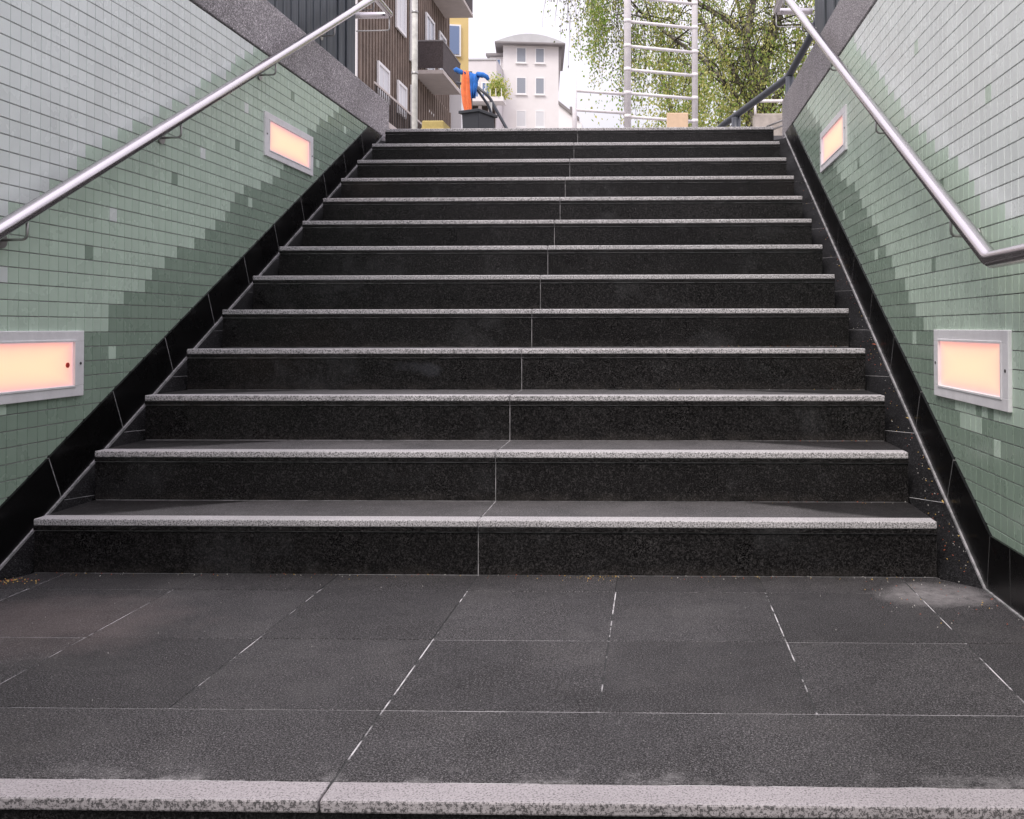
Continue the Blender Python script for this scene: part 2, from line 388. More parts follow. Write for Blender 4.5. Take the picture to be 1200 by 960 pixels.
# sloping side channels: mortar bed with slabs
def yz_line(y, d0=2.66, off=0): return (y - d0) * SLOPE + off
def channel(xin, xout, label):
    """cross fall: flush with the inner corners of the steps, a little higher against the wall"""
    t = thing('side_channel', ((xin + xout) / 2, 2.70, 0), label, 'stair channel', 'sloping channels beside the steps')
    y1 = 6.62; di, do = 2.764, 2.664
    def slab(a, c, dz, m_, name, ins=0):
        b = B(); vs = []
        for (x, d0) in ((xin, di), (xout, do)):
            xx = x + (ins if x < (xin + xout) / 2 else -ins); d0 = di + (do - di) * (xx - xin) / (xout - xin)
            for k in (a, c):
                y = d0 + k; vs += [(xx, y, k * SLOPE + dz), (xx, y, max(-.1, k * SLOPE - .12))]
        V = [b.b.verts.new(p) for p in vs]
        for f in ((0, 2, 6, 4), (1, 5, 7, 3), (0, 4, 5, 1), (2, 3, 7, 6), (0, 1, 3, 2), (4, 6, 7, 5)): b.b.faces.new([V[q_] for q_ in f])
        return b.build(name, m_, t)
    slab(.004, 3.86, -.0012, M['mortar2'], 'mortar_bed', .003)
    cuts = [0] + [.335 + .3415 * k for k in range(11)]; cuts = [q_ for q_ in cuts if q_ < 3.8] + [3.86]
    for a, c in zip(cuts[:-1], cuts[1:]): slab(a + .0018, c - .0018, 0, M['gutter'], 'channel_slab')
    return t
channel(XL - .002, WL + .012, 'narrow sloping stone channel between the steps and left tiled wall')
channel(XR + .002, WR - .012, 'wider sloping stone channel strewn with litter beside right tiled wall')

# ---------------------------------------------------------------- tiled side walls
TP, RP, TZ0, TY0 = .0473, .0483, .757, 2.752
TOPZ = 2.061
def skirt_top(y):
    if y > 2.61: return (y - 2.66) * SLOPE + .172
    if y > 1.42: return .154
    return .154 - (1.42 - y) * SLOPE
AB = [(-9, 1.06), (2.70, 1.06), (2.855, 1.098), (2.899, 1.151), (2.996, 1.214), (3.09, 1.263), (3.235, 1.365), (3.281, 1.398), (3.423, 1.452), (3.517, 1.504), (3.565, 1.547), (3.802, 1.643), (3.895, 1.693), (3.939, 1.74), (4.079, 1.813), (4.211, 1.894), (4.263, 1.94), (4.6, 2.12)]
ABr = [(-9, .98), (2.45, .98), (2.693, 1.071), (2.838, 1.166), (2.999, 1.264), (3.281, 1.383), (3.751, 1.671), (4.2, 1.93), (4.6, 2.15)]
BC = [(-9, .50), (2.75, .50), (2.9, .56), (3.0, .62), (3.253, .727), (3.301, .778), (3.398, .829), (3.493, .876), (3.543, .917), (3.682, .971), (3.734, 1.015), (3.874, 1.061), (4.211, 1.258), (4.254, 1.31), (4.352, 1.371), (4.543, 1.407), (4.736, 1.47), (4.828, 1.537), (5.253, 1.838), (5.548, 1.97), (5.669, 2.018), (6, 2.2), (9, 4)]
BCr = [(-9, .46), (2.5, .46), (2.6, .50), (2.75, .50), (2.76, .42), (2.9, .42), (2.95, .66), (3.216, .726), (3.36, .774), (3.459, .821), (3.516, .876), (3.612, .926), (3.701, .977)] + [(3.874, 1.075)] + BC[12:]
def interp(t, y):
    for (a, p), (c, q_) in zip(t[:-1], t[1:]):
        if a <= y <= c: return p + (q_ - p) * (y - a) / (c - a + 1e-9)
    return t[-1][1]
DARK = {-1: [(3.744, 1.308), (3.171, .971), (4.268, 1.56), (4.974, 1.932), (2.3, .9)], 1: [(3.134, .92), (2.652, 1.366), (3.337, 1.702), (3.04, 1.16), (4.3, 1.45)]}
LITE = {-1: [(3.315, 1.118), (2.74, .878), (3.277, .632), (3.973, 1.452), (4.403, 1.743), (4.418, 1.308), (5.781, 1.928), (5.324, 1.645), (2.742, .485), (2.70, .46)], 1: [(3.395, .681), (2.608, .394), (2.728, .464), (2.672, .469), (4.62, 1.24), (3.95, 1.0)]}
LAMPS = {-1: [(2.472, 3.114, .500, .713), (4.578, 5.231, 1.563, 1.780)], 1: [(2.474, 3.124, .501, .713), (4.524, 5.211, 1.563, 1.778)]}
def proj(x, y, z):
    d = Vector((x, y, z - CAMZ)); D = d.dot(fwd2)
    if D < .1: return None
    return CX + F * d.dot(u) / D, CY - F * d.dot(v) / D
TH = .0024
def tile_verts(side, y0, y1, z0, z1):
    """bevelled tile, face towards the stairs; local x=0 is the grout plane"""
    s = -side; bv = .0009
    return [(0, y0, z0), (0, y1, z0), (0, y1, z1), (0, y0, z1), (s * TH, y0 + bv, z0 + bv), (s * TH, y1 - bv, z0 + bv), (s * TH, y1 - bv, z1 - bv), (s * TH, y0 + bv, z1 - bv)]
TF = [(4, 5, 6, 7), (0, 1, 5, 4), (1, 2, 6, 5), (2, 3, 7, 6), (3, 0, 4, 7)]
def clipz(poly, zm):
    out = []
    for (a, c) in zip(poly, poly[1:] + poly[:1]):
        if a[1] <= zm: out.append(a)
        if (a[1] - zm) * (c[1] - zm) < 0:
            t = (zm - a[1]) / (c[1] - a[1]); out.append((a[0] + (c[0] - a[0]) * t, zm))
    return out
def tiled_wall(side):
    X = WL if side < 0 else WR
    out = X + side * .30
    root = thing('tiled_wall', (X, 2.7, 0), ('left wall of pale and sage green mosaic tiles under a grey granite coping, beside the wide lamp with a red dot' if side < 0 else
                 'right wall of pale and sage green mosaic tiles rising from the kinked black skirting'), 'wall')
    gx = X + side * TH                                  # grout plane
    B().box(min(gx, out), max(gx, out), -9.4, 6.74, -3.0, TOPZ - .003).build('grout_backing', M['grout'], root)
    cells = []
    rng = random.Random(11 + side)
    jit = {}
    ncol0 = int((-3 - TY0) / TP); ncol1 = int((6.74 - TY0) / TP)
    for k in range(-60, 27):
        z0 = TZ0 + k * RP
        if z0 + RP > TOPZ + .004: continue
        for c in range(ncol0, ncol1):
            y0 = TY0 + c * TP; yc = y0 + TP / 2; zc = z0 + RP / 2
            if z0 + RP < skirt_top(yc) - .02: continue
            if any(l[0] + .01 < y0 and y0 + TP < l[1] - .01 and l[2] + .01 < z0 and z0 + RP < l[3] - .01 for l in LAMPS[side]): continue
            j = jit.setdefault((k, 0), rng.uniform(-.03, .03)); j2 = jit.setdefault((k, 1), rng.uniform(-.02, .02))
            kk = 'A' if zc > interp(AB if side < 0 else ABr, yc + j) else ('B' if zc > interp(BC if side < 0 else BCr, yc + j2) else 'C')
            for (dy, dz_) in DARK[side]:
                if abs(dy - yc) < TP / 2 and abs(dz_ - zc) < RP / 2: kk = {'A': 'B', 'B': 'C', 'C': 'C'}[kk]
            for (dy, dz_) in LITE[side]:
                if abs(dy - yc) < TP / 2 and abs(dz_ - zc) < RP / 2: kk = {'A': 'A', 'B': 'A', 'C': 'B'}[kk]
            # the sage tiles drift a little paler towards the deep green steps
            vi = rng.choice((0, 1, 2))
            pr = [proj(X, yy, zz) for yy, zz in ((y0, z0), (y0 + TP, z0), (y0 + TP, z0 + RP), (y0, z0 + RP))]
            area = 0
            if all(pr) and all(0 < p[0] < 1200 and 0 < p[1] < 960 for p in pr) and y0 > 1.6 and zc > skirt_top(yc) + .02:
                area = abs(sum(pr[i][0] * pr[(i + 1) % 4][1] - pr[(i + 1) % 4][0] * pr[i][1] for i in range(4))) / 2
            cells.append((area, y0, z0, kk, vi))
    cells.sort(key=lambda q_: -q_[0])
    gy, gz = .0009, .0013
    meshes = {}
    for (area, y0, z0, kk, vi) in cells[:300]:
        if area <= 0: continue
        key = (kk, vi)
        if key not in meshes:
            me = bpy.data.meshes.new('tile'); me.from_pydata(tile_verts(side, -TP / 2 + gy, TP / 2 - gy, -RP / 2 + gz, RP / 2 - gz), [], TF if side > 0 else [f[::-1] for f in TF])
            me.materials.append(TM[kk][vi]); meshes[key] = me
        o = bpy.data.objects.new('tile', meshes[key]); C.objects.link(o); o.parent = root
        o.location = Vector((gx + side * .0001 + rng.uniform(0, .0004) * -side, y0 + TP / 2, z0 + RP / 2)) - root.location
        o.rotation_euler = (0, rng.gauss(0, .005), rng.gauss(0, .006))
    vs, fs, mi = [], [], []
    keys = [(a, i) for a in 'ABC' for i in range(3)]
    for (area, y0, z0, kk, vi) in cells[300:]:
        n = len(vs); ox = gx + rng.uniform(0, .0004) * -side
        ta, tb = rng.gauss(0, .006), rng.gauss(0, .005)
        vs += [(p[0] + ox - X + (p[1] - y0 - TP / 2) * ta + (p[2] - z0 - RP / 2) * tb, p[1] - 2.7, p[2]) for p in tile_verts(side, y0 + gy, y0 + TP - gy, z0 + gz, z0 + RP - gz)]
        for f in TF:
            ff = tuple(n + i for i in f); fs.append(ff if side > 0 else ff[::-1]); mi.append(keys.index((kk, vi)))
    me = bpy.data.meshes.new('small_tiles'); me.from_pydata(vs, [], fs)
    for a, i in keys: me.materials.append(TM[a][i])
    me.polygons.foreach_set('material_index', mi)
    link('remaining_tiles', me, root)['kind'] = 'stuff'
    # coping
    cx0, cx1 = sorted((X - side * .004, out + side * .02))
    cop = B().box(cx0, cx1, -9.4, 6.765, TOPZ + .006, 2.33, .006, seg=2).build('coping', M['coping'], root)
    B().box(cx0, cx1, 6.42, 6.75, 1.7, TOPZ + .004, .004).build('coping_end_block', M['coping'], root)
    # skirting pieces, mitred at the kink
    sx0, sx1 = sorted((X + side * .02, X - side * .008))
    ang = math.atan(SLOPE); nx, nz = -math.sin(ang), math.cos(ang); H_ = .152
    def piece(ya, yb, first=False):
        za, zb = yz_line(ya), yz_line(yb)
        lo = [(ya, za - .01), (yb, zb - .01)]
        top = [(yb + nx * H_, zb + nz * H_), (ya + nx * H_, za + nz * H_)]
        if first: top[1] = (2.6264, .154); lo[0] = (2.653, -.01)
        B().prism(clipz(lo + top, 2.059), 'x', sx0, sx1).build('skirting_piece', M['black'], root)
    cuts = [2.653] + [3.008 + .352 * k for k in range(0, 11)]
    cuts = [q_ for q_ in cuts if q_ < 6.60] + [6.60]
    for i, (a, c) in enumerate(zip(cuts[:-1], cuts[1:])): piece(a + .0022, c - .0022, i == 0)
    B().prism([(1.45, -.01), (2.478, -.01), (2.478, .154), (1.45, .154)], 'x', sx0 + .0, sx1).build('skirting_piece', M['black'], root)
    B().prism([(2.4808, -.01), (2.650, -.01), (2.6232, .154), (2.4808, .154)], 'x', sx0, sx1).build('skirting_piece', M['black'], root)
    # mortar behind the skirting joints and the pale seam at its foot and its head
    mx0, mx1 = sorted((X + side * .02, X - side * .0073))
    B().prism(clipz([(1.45, -.01), (2.653, -.01), (6.59, yz_line(6.59)), (6.59 + nx * .150, yz_line(6.59) + nz * .150), (2.626, .152), (1.45, .152)], 2.057), 'x', mx0, mx1).build('skirting_mortar', M['seam'], root)
    s0, s1 = sorted((X - side * .0065, X - side * .0140))
    B().prism([(2.655, -.004), (2.655, .0045), (6.6, yz_line(6.6, off=.0065)), (6.6, yz_line(6.6, off=-.01))], 'x', s0, s1).build('foot_seam', M['seam'], root)
    B().box(s0, s1, 1.45, 2.656, -.003, .004).build('foot_seam', M['seam'], root)
    return root
wallL = tiled_wall(-1); wallR = tiled_wall(1)

# ---------------------------------------------------------------- wall lamps
def lamp(side, idx, label):
    ya, yb, za, zb = LAMPS[side][idx]; X = WL if side < 0 else WR
    yc, zc = (ya + yb) / 2, (za + zb) / 2; n = -side
    t = thing('wall_lamp', (X, yc, zc), label, 'wall light', 'recessed lamps in the tiled walls')
    my, mz = .052, .035
    b = B()
    xa, xb = sorted((X - n * .002, X + n * .010))
    b.box(xa, xb, ya, yb, zb - mz, zb, .0015); b.box(xa, xb, ya, yb, za, za + mz, .0015)
    b.box(xa, xb, ya, ya + my, za + mz - .0005, zb - mz + .0005, .0012); b.box(xa, xb, yb - my, yb, za + mz - .0005, zb - mz + .0005, .0012)
    f = b.build('frame', M['frame'], t, origin=(X, yc, zc))
    b = B()                                             # inner raised lip
    xa, xb = sorted((X - n * .001, X + n * .0125))
    iy0, iy1, iz0, iz1 = ya + my, yb - my, za + mz, zb - mz
    b.box(xa, xb, iy0 - .006, iy1 + .006, iz1 - .001, iz1 + .006, .001); b.box(xa, xb, iy0 - .006, iy1 + .006, iz0 - .006, iz0 + .001, .001)
    b.box(xa, xb, iy0 - .006, iy0 + .001, iz0 + .0012, iz1 - .0012); b.box(xa, xb, iy1 - .001, iy1 + .006, iz0 + .0012, iz1 - .0012)
    b.build('lip', M['frame'], f, origin=(X, yc, zc))
    for yy in (ya + .02, yb - .02):
        c = B(); c.tube([(X + n * .009, yy, zc), (X + n * .0118, yy, zc)], .0045, 10); c.build('screw', M['screw'], f, origin=(X, yy, zc))
    xa, xb = sorted((X - n * .002, X + n * .0045))
    dz = B().box(xa, xb, iy0 - .002, iy1 + .002, iz0 - .002, iz1 + .002).build('diffuser', M['diffuser'], t, origin=(X, yc, zc))
    if side < 0 and idx == 0:
        c = B(); c.tube([(X + .004, iy1 - .03, zc - .004), (X + .0075, iy1 - .03, zc - .004)], .0085, 16); c.build('red_dot', M['red'], t, origin=(X, iy1 - .03, zc))
lamp(-1, 0, 'lit wall lamp in a white frame with a small red dot, low on left wall')
lamp(-1, 1, 'lit wall lamp high on left wall below the granite coping, near the top steps')
lamp(1, 0, 'lit wall lamp low on right wall just under the bend of the handrail')
lamp(1, 1, 'lit wall lamp high on right wall near the top steps, seen steeply')

# ---------------------------------------------------------------- handrails
def handrail(side, label):
    X = WL if side < 0 else WR; hx = -1.812 if side < 0 else .842
    t = thing('handrail', (hx, 2.4, .888), label, 'handrail', 'steel handrails along the walls')
    zt = 2.886; yt = 2.40 + (zt - .888) / .532
    pts = [(hx, 1.15, .888), (hx, 2.40, .888), (hx, yt, zt), (hx, 6.52, zt)]
    P = bend([(hx, -1.6, -.58), (hx, 1.15, .888), (hx, 2.40, .888)], .05, 5)[:-1]
    P += [(hx, 2.385, .888), (hx, 2.413, .895)]
    P += bend([(hx, 2.413, .895), (hx, yt, zt), (hx, 6.52, zt), (hx + side * .25, 6.52, zt)], .035, 6)[1:]
    B().tube(P, .0222, 20).build('rail', M['steel'], t)
    for y in (1.8, 2.715, 3.61, 4.522, 5.365, 6.12):
        z = .888 if y < 2.4 else (.888 + (y - 2.4) * .532 if y < yt else zt)
        f = B().tube(bend([(hx, y, z - .018), (hx, y, z - .077), (X - side * .006, y, z - .079)], .016, 5), .0042, 10).build('bracket', M['rod'], t)
        if y < 6:
            c = B(); c.tube([(X, y, z - .079), (X - side * .007, y, z - .079)], .024, 20); c.build('rosette', M['rod'], f)
    f = B().tube(bend([(hx, 6.49, zt - .018), (hx, 6.49, zt - .115), (hx + side * .23, 6.49, zt - .118)], .016, 5), .0042, 10).build('bracket', M['rod'], t)
    return t
handrail(-1, 'brushed steel handrail climbing the left tiled wall')
handrail(1, 'brushed steel handrail on the right tiled wall, bending level at its foot')

# ---------------------------------------------------------------- board screens standing on the copings
def screen(side, y_solid0, y_end, label):
    X = (WL - .05) if side < 0 else (WR + .05); xa, xb = sorted((X, X + side * .03))
    t = thing('board_screen', (X, y_end, 2.33), label, 'fence', 'blue grey board screens on the copings')
    B().box(min(X, X + side * .10), max(X, X + side * .10), y_solid0, y_end, 2.331, 3.5, .004).build('end_panel', M['screen'], t)
    for q_ in (.33, .62):
        yy = y_solid0 + (y_end - y_solid0) * q_
        B().box(min(X - side * .012, X), max(X - side * .012, X) + .0, yy, yy + .07, 2.335, 3.5, .003).build('cover_strip', M['screen'], t)
    y = y_solid0 - .014; rng = random.Random(3)
    while y > 1.2:
        wd = .094 + rng.uniform(-.003, .003)
        B().box(xa + rng.uniform(0, .004), xb, y - wd, y, 2.331, 3.5 + rng.uniform(-.02, .02), .002).build('board', M['screen'], t)
        y -= wd + rng.choice((.010, .016, .014, .020))
    B().box(min(X + side * .032, X + side * .08), max(X + side * .032, X + side * .08), 1.2, y_solid0, 3.1, 3.18).build('cross_rail', M['screen'], t)
    return t
screen(-1, 5.62, 6.16, 'dark blue grey board screen with gaps standing on left coping')
screen(1, 4.72, 5.71, 'dark blue grey board screen standing on right coping')

# ---------------------------------------------------------------- things at the head of the stairs
# white tubular ladder frame
lad = thing('ladder_frame', (-.1, 8.05, GZ), 'off white tubular ladder frame with rungs and a lower side section', 'ladder frame')
def dl(x): return 7.86 + (x + .65) * .34
for x, top, r_ in ((-.648, 2.88, .019), (-.213, 5.2, .030), (.362, 5.2, .026)):
    B().tube([(x, dl(x), GZ), (x, dl(x), top)], r_, 14).build('upright', M['tube'], lad)
for z in [2.30, 2.502, 2.70, 2.90, 3.10, 3.31, 3.52, 3.73, 3.94, 4.15, 4.36, 4.57, 4.78, 4.99]:
    B().tube([(-.213, dl(-.213), z), (.362, dl(.362), z - .004)], .0135, 10).build('rung', M['tube'], lad)
for z in [2.30, 2.502, 2.70, 2.90, 3.10, 3.31, 3.52]:
    for x, r_ in ((-.213, .0375), (.362, .0335)):
        B().tube([(x, dl(x), z - .016), (x, dl(x), z + .016)], r_ - .0055, 14).build('coupler', M['tube'], lad)
for z in (2.30, 2.53, 2.69):
    B().tube([(-.648, dl(-.648), z), (-.213, dl(-.213), z)], .0135, 10).build('side_rail', M['tube'], lad)
# wooden block
b = B(); b.box(.105, .265, 7.15, 7.27, GZ, 2.338, .004); b.build('wooden_block', M['wood'], origin=(.18, 7.2, GZ))
prop(bpy.data.objects['wooden_block'], 'pale wooden block standing at the foot of the white ladder frame', 'block')
b = B(); b.box(-2.2, -1.99, 9, 9.3, GZ, 2.70, .01)
for k in range(5): b.box(-2.205, -1.985, 8.985, 9.305, 2.16 + k * .11, 2.185 + k * .11, .004)
cr2 = b.build('plastic_crate', M['crate'], origin=(-2.1, 9.15, GZ)); prop(cr2, 'mustard yellow ribbed crate behind the top step beside the grey pole', 'crate')
# street pole
pl = thing('street_pole', (-5.04, 20, GZ), 'tall pale weathered grey pole in front of the brown building', 'pole')
B().tube([(-5.04, 20, GZ), (-5.04, 20, 9.5)], .062, 14).build('shaft', M['polegrey'], pl)
B().tube([(-5.04, 20, GZ), (-5.04, 20, GZ + .9)], .09, 14).build('base_sleeve', M['polegrey'], pl)
for z in (4.2, 6.1, 7.4): B().tube([(-5.04, 20, z), (-5.04, 20, z + .05)], .07, 14).build('collar', M['rod'], pl)
# black bin
bn = thing('black_bin', (-1.48, 8.0, GZ), 'black plastic bin standing behind the top step below the orange cloth', 'bin', rz=R(0))
rot = R(-24)
def tubby(scale0, scale1, z0, z1, wx, wy, inner=None):
    b = B(); mrot = Matrix.Rotation(rot, 3, 'Z'); ring = []
    for sc, z in ((scale0, z0), (scale1, z1)) + (((scale1 * .93, z1), (scale0 * .93, z0 + .02)) if inner else ()):
        ring.append([b.b.verts.new(Vector((-1.475, 8.0, z)) + mrot @ Vector((x * wx * sc, y * wy * sc, 0))) for x, y in ((-1, -1), (1, -1), (1, 1), (-1, 1))])
    for i in range(len(ring) - 1):
        for k in range(4): b.b.faces.new((ring[i][k], ring[i][(k + 1) % 4], ring[i + 1][(k + 1) % 4], ring[i + 1][k]))
    b.b.faces.new(ring[0][::-1]); b.b.faces.new(ring[-1])
    es = [e for e in b.b.edges]; bmesh.ops.bevel(b.b, geom=es, offset=.004, segments=1, affect='EDGES')
    return b
tubby(.85, 1.0, GZ, 2.535, .085, .12, True).build('body', M['binside'], bn)
b = B(); mr = Matrix.Rotation(rot, 3, 'Z')
for (x0, x1, y0, y1) in ((-.103, .103, -.143, -.128), (-.103, .103, .128, .143), (-.103, -.09, -.128, .128), (.09, .103, -.128, .128)):
    c0 = mr @ Vector(((x0 + x1) / 2, (y0 + y1) / 2, 0)) + Vector((-1.475, 8.0, 0))
    b.box(c0.x - (x1 - x0) / 2, c0.x + (x1 - x0) / 2, c0.y - (y1 - y0) / 2, c0.y + (y1 - y0) / 2, 2.515, 2.54, .003, rot=rot)
b.build('rim', M['binside'], bn)
# hand cart behind the bin
hc = thing('hand_cart', (-1.45, 8.25, GZ), 'dark tubular hand cart frame leaning behind the black bin', 'hand cart')
B().tube(bend([(-1.70, 8.20, 2.85), (-1.60, 8.20, 2.83), (-1.53, 8.22, 2.80), (-1.43, 8.25, 2.66), (-1.40, 8.27, 2.56), (-1.38, 8.3, 2.12)], .04, 5), .012, 10).build('frame_tube', M['darkrail'], hc)
B().tube(bend([(-1.56, 8.35, 2.86), (-1.44, 8.35, 2.76), (-1.40, 8.35, 2.68), (-1.22, 8.3, 2.36), (-1.20, 8.3, 2.12)], .04, 5), .014, 10).build('frame_tube', M['darkrail'], hc)
B().tube([(-1.42, 8.3, 2.2), (-1.42, 8.3, 2.70)], .012, 10).build('strut', M['polegrey'], hc)
B().tube([(-1.56, 8.14, 2.2), (-1.565, 8.14, 2.93)], .012, 10).build('upright', M['darkrail'], hc)
B().tube([(-1.69, 8.14, 2.925), (-1.46, 8.14, 2.885)], .012, 10).build('handle', M['darkrail'], hc)
for x in (-1.43, -1.17):
    w_ = B(); w_.tube([(x - .02, 8.36, GZ + .11), (x + .02, 8.36, GZ + .11)], .11, 20); w_.build('wheel', M['binside'], hc)
def cloth(name, m_, label, quads, thick=.006, cat='cloth'):
    """draped strip: list of rows (left point, right point); wavy in depth"""
    b = B(); rows = []; rng = random.Random(5); n = 7
    for k, (p, q_) in enumerate(quads):
        p, q_ = Vector(p), Vector(q_)
        rows.append([p.lerp(q_, i / n) + Vector((0, .018 * math.sin(i * 2.1 + k * .5) + rng.uniform(-.004, .004), rng.uniform(-.006, .006))) for i in range(n + 1)])
    fr = [[b.b.verts.new(p) for p in r_] for r_ in rows]; bk = [[b.b.verts.new(p + Vector((0, thick, 0))) for p in r_] for r_ in rows]
    for i in range(len(rows) - 1):
        for k in range(n):
            f1 = b.b.faces.new((fr[i][k], fr[i][k + 1], fr[i + 1][k + 1], fr[i + 1][k])); f2 = b.b.faces.new((bk[i + 1][k], bk[i + 1][k + 1], bk[i][k + 1], bk[i][k])); f1.smooth = f2.smooth = True
        b.b.faces.new((fr[i][0], fr[i + 1][0], bk[i + 1][0], bk[i][0])); b.b.faces.new((fr[i + 1][n], fr[i][n], bk[i][n], bk[i + 1][n]))
    for k in range(n):
        b.b.faces.new((fr[0][k + 1], fr[0][k], bk[0][k], bk[0][k + 1])); b.b.faces.new((fr[-1][k], fr[-1][k + 1], bk[-1][k + 1], bk[-1][k]))
    o = b.build(name, m_, origin=quads[-1][0]); prop(o, label, cat); return o
cloth('orange_cloth', M['orange'], 'long orange cloth hanging down to the black bin', [((-1.625, 8.16, 2.935), (-1.575, 8.16, 2.93)), ((-1.635, 8.10, 2.93), (-1.58, 8.10, 2.925)), ((-1.635, 8.08, 2.86), (-1.565, 8.08, 2.85)), ((-1.64, 8.07, 2.75), (-1.555, 8.07, 2.74)), ((-1.625, 8.06, 2.64), (-1.54, 8.06, 2.62)), ((-1.60, 8.05, 2.54), (-1.535, 8.05, 2.54)), ((-1.605, 8.05, 2.3), (-1.575, 8.05, 2.3))])
bc = cloth('blue_jacket', M['bluecloth'], 'bright blue garment draped on the cart handle beside the orange cloth', [((-1.575, 8.17, 2.915), (-1.48, 8.17, 2.90)), ((-1.578, 8.10, 2.915), (-1.475, 8.10, 2.90)), ((-1.573, 8.08, 2.84), (-1.495, 8.08, 2.84)), ((-1.565, 8.07, 2.76), (-1.50, 8.07, 2.77)), ((-1.55, 8.07, 2.68), (-1.515, 8.07, 2.69))], .03)
s_ = B().tube([(-1.50, 8.09, 2.895), (-1.45, 8.08, 2.885), (-1.42, 8.09, 2.87), (-1.405, 8.09, 2.845)], [.02, .022, .02, .014], 10).build('sleeve', M['bluecloth'], bc)
s_ = B().tube([(-1.60, 8.12, 2.90), (-1.645, 8.09, 2.915), (-1.68, 8.09, 2.935), (-1.70, 8.09, 2.925)], [.016, .02, .021, .015], 10).build('sleeve', M['bluecloth'], bc)
# dark guard rail at upper right
gr = thing('guard_rail', (.9, 7.7, GZ), 'dark grey bent guard rail rising behind the top step at right', 'railing')
B().tube(bend([(.30, 8.6, 2.20), (.60, 8.2, 2.465), (1.05, 7.4, 2.665), (1.16, 7.1, 2.86), (1.30, 6.8, 3.2)], .03, 4), .028, 12).build('top_rail', M['darkrail'], gr)
B().tube([(.70, 8.02, GZ), (.70, 8.02, 2.49)], .04, 12).build('post', M['darkrail'], gr)
B().tube([(1.06, 7.38, GZ), (1.06, 7.38, 2.66)], .035, 12).build('post', M['darkrail'], gr)
for z in (.10, .14): B().tube([(.86, 7.2, 2.10 + z), (1.1, 7.0, 2.16 + z)], .008, 8).build('wire', M['rod'], gr)
# pale garden wall further back with tube on top
gw = thing('garden_wall', (2.6, 12, GZ), 'low mottled beige wall behind the guard rail at right', 'wall')
B().box(1.28, 5.5, 12, 12.25, GZ, 3.42, .01).build('wall_body', M['plaster'], gw)
B().tube([(1.25, 12.1, 3.60), (5.5, 12.1, 3.60)], .02, 10).build('top_tube', M['tube'], gw)
for x in (1.3, 2.4, 3.5): B().tube([(x, 12.1, 3.4), (x, 12.1, 3.6)], .015, 8).build('stub_post', M['tube'], gw)

# ---------------------------------------------------------------- buildings
def win_x(parent, X, y0, y1, z0, z1, frame=.11, proud=.06, glass='glass'):
    """window in a wall facing +x"""
    b = B()
    b.box(X - .02, X + proud, y0, y1, z1 - frame, z1); b.box(X - .02, X + proud, y0, y1, z0, z0 + frame)
    b.box(X - .02, X + proud, y0, y0 + frame, z0 + frame, z1 - frame); b.box(X - .02, X + proud, y1 - frame, y1, z0 + frame, z1 - frame)
    f = b.build('window', M['whiteframe'], parent)
    B().box(X - .01, X + .012, y0 + frame, y1 - frame, z0 + frame, z1 - frame).build('pane', M[glass], f)
    B().box(X - .01, X + .03, (y0 + y1) / 2 - .03, (y0 + y1) / 2 + .03, z0 + frame, z1 - frame).build('mullion', M['whiteframe'], f)
def win_y(parent, Y, x0, x1, z0, z1, frame=.09, glass='glass', sill=True, mull=0, recess=.15):
    b = B()
    b.box(x0, x1, Y - .03, Y + .05, z1 - frame, z1); b.box(x0, x1, Y - .03, Y + .05, z0, z0 + frame)
    b.box(x0, x0 + frame, Y - .03, Y + .05, z0 + frame, z1 - frame); b.box(x1 - frame, x1, Y - .03, Y + .05, z0 + frame, z1 - frame)
    f = b.build('window', M['whiteframe'], parent)
    B().box(x0 + frame, x1 - frame, Y - .012, Y + .02, z0 + frame, z1 - frame).build('pane', M[glass], f)
    if sill: B().box(x0 - .08, x1 + .08, Y - .14, Y - .031, z0 - .1, z0 - .01).build('sill', M['whiteframe'], f)
    for k in range(mull):
        xm = x0 + (x1 - x0) * (k + 1) / (mull + 1); B().box(xm - .03, xm + .03, Y - .03, Y - .013, z0 + frame, z1 - frame).build('mullion', M['whiteframe'], f)
# brown clad house along the left of the street
bh = thing('brown_house', (-10.3, 40, GZ), 'long brown batten clad apartment house with white windows and balconies', 'building')
B().box(-20, -10.3, 33.0, 47.8, GZ, 19).build('wall', M['brown'], bh)
B().box(-20, -10.32, 32.85, 32.99, GZ, 19).build('gable_render', M['stucco'], bh)
b = B(); y = 33.05
while y < 47.6:
    if not any(a - .14 < y < c + .03 for a, c in ((0, 0),)):
        b.box(-10.3, -10.24, y, y + .16, GZ, 18.9)
    y += .38
b.build('battens', M['brown2'], bh, kind='stuff')
for (y0, y1, z0, z1) in ((34.95, 36.45, 9.35, 10.66), (37.7, 39.05, 9.35, 10.66), (37.45, 38.9, 12.7, 14.9), (34.4, 35.9, 15.9, 17.2)):
    win_x(bh, -10.2, y0, y1, z0, z1, glass='glassp')
for (y0, y1, z0, z1) in ((39.7, 40.55, 12.0, 15.0), (42.4, 44.0, 12.4, 14.95), (45.1, 46.5, 12.4, 14.95), (42.6, 44.0, 8.8, 10.66), (39.8, 40.7, 8.7, 11.0)):
    win_x(bh, -10.2, y0, y1, z0, z1)
def balcony(y0, y1, z, hrail, xo=-8.9, panel='mesh'):
    o = B().box(-10.25, xo, y0, y1, z - .16, z).build('balcony', M['balc'], bh)
    b = B(); b.box(-10.25, xo - .03, y0 + .02, y0 + .05, z + .08, z + hrail); b.box(xo - .05, xo - .02, y0 + .05, y1 - .02, z + .08, z + hrail)
    k = y0
    b.build('parapet_panel', M[panel], o)
    b = B(); b.box(-10.25, xo, y0, y0 + .06, z + hrail, z + hrail + .06); b.box(xo - .06, xo, y0 + .06, y1, z + hrail, z + hrail + .06)
    b.build('hand_rail', M['zincd'], o)
balcony(40.17, 43.86, 11.72, 1.22)
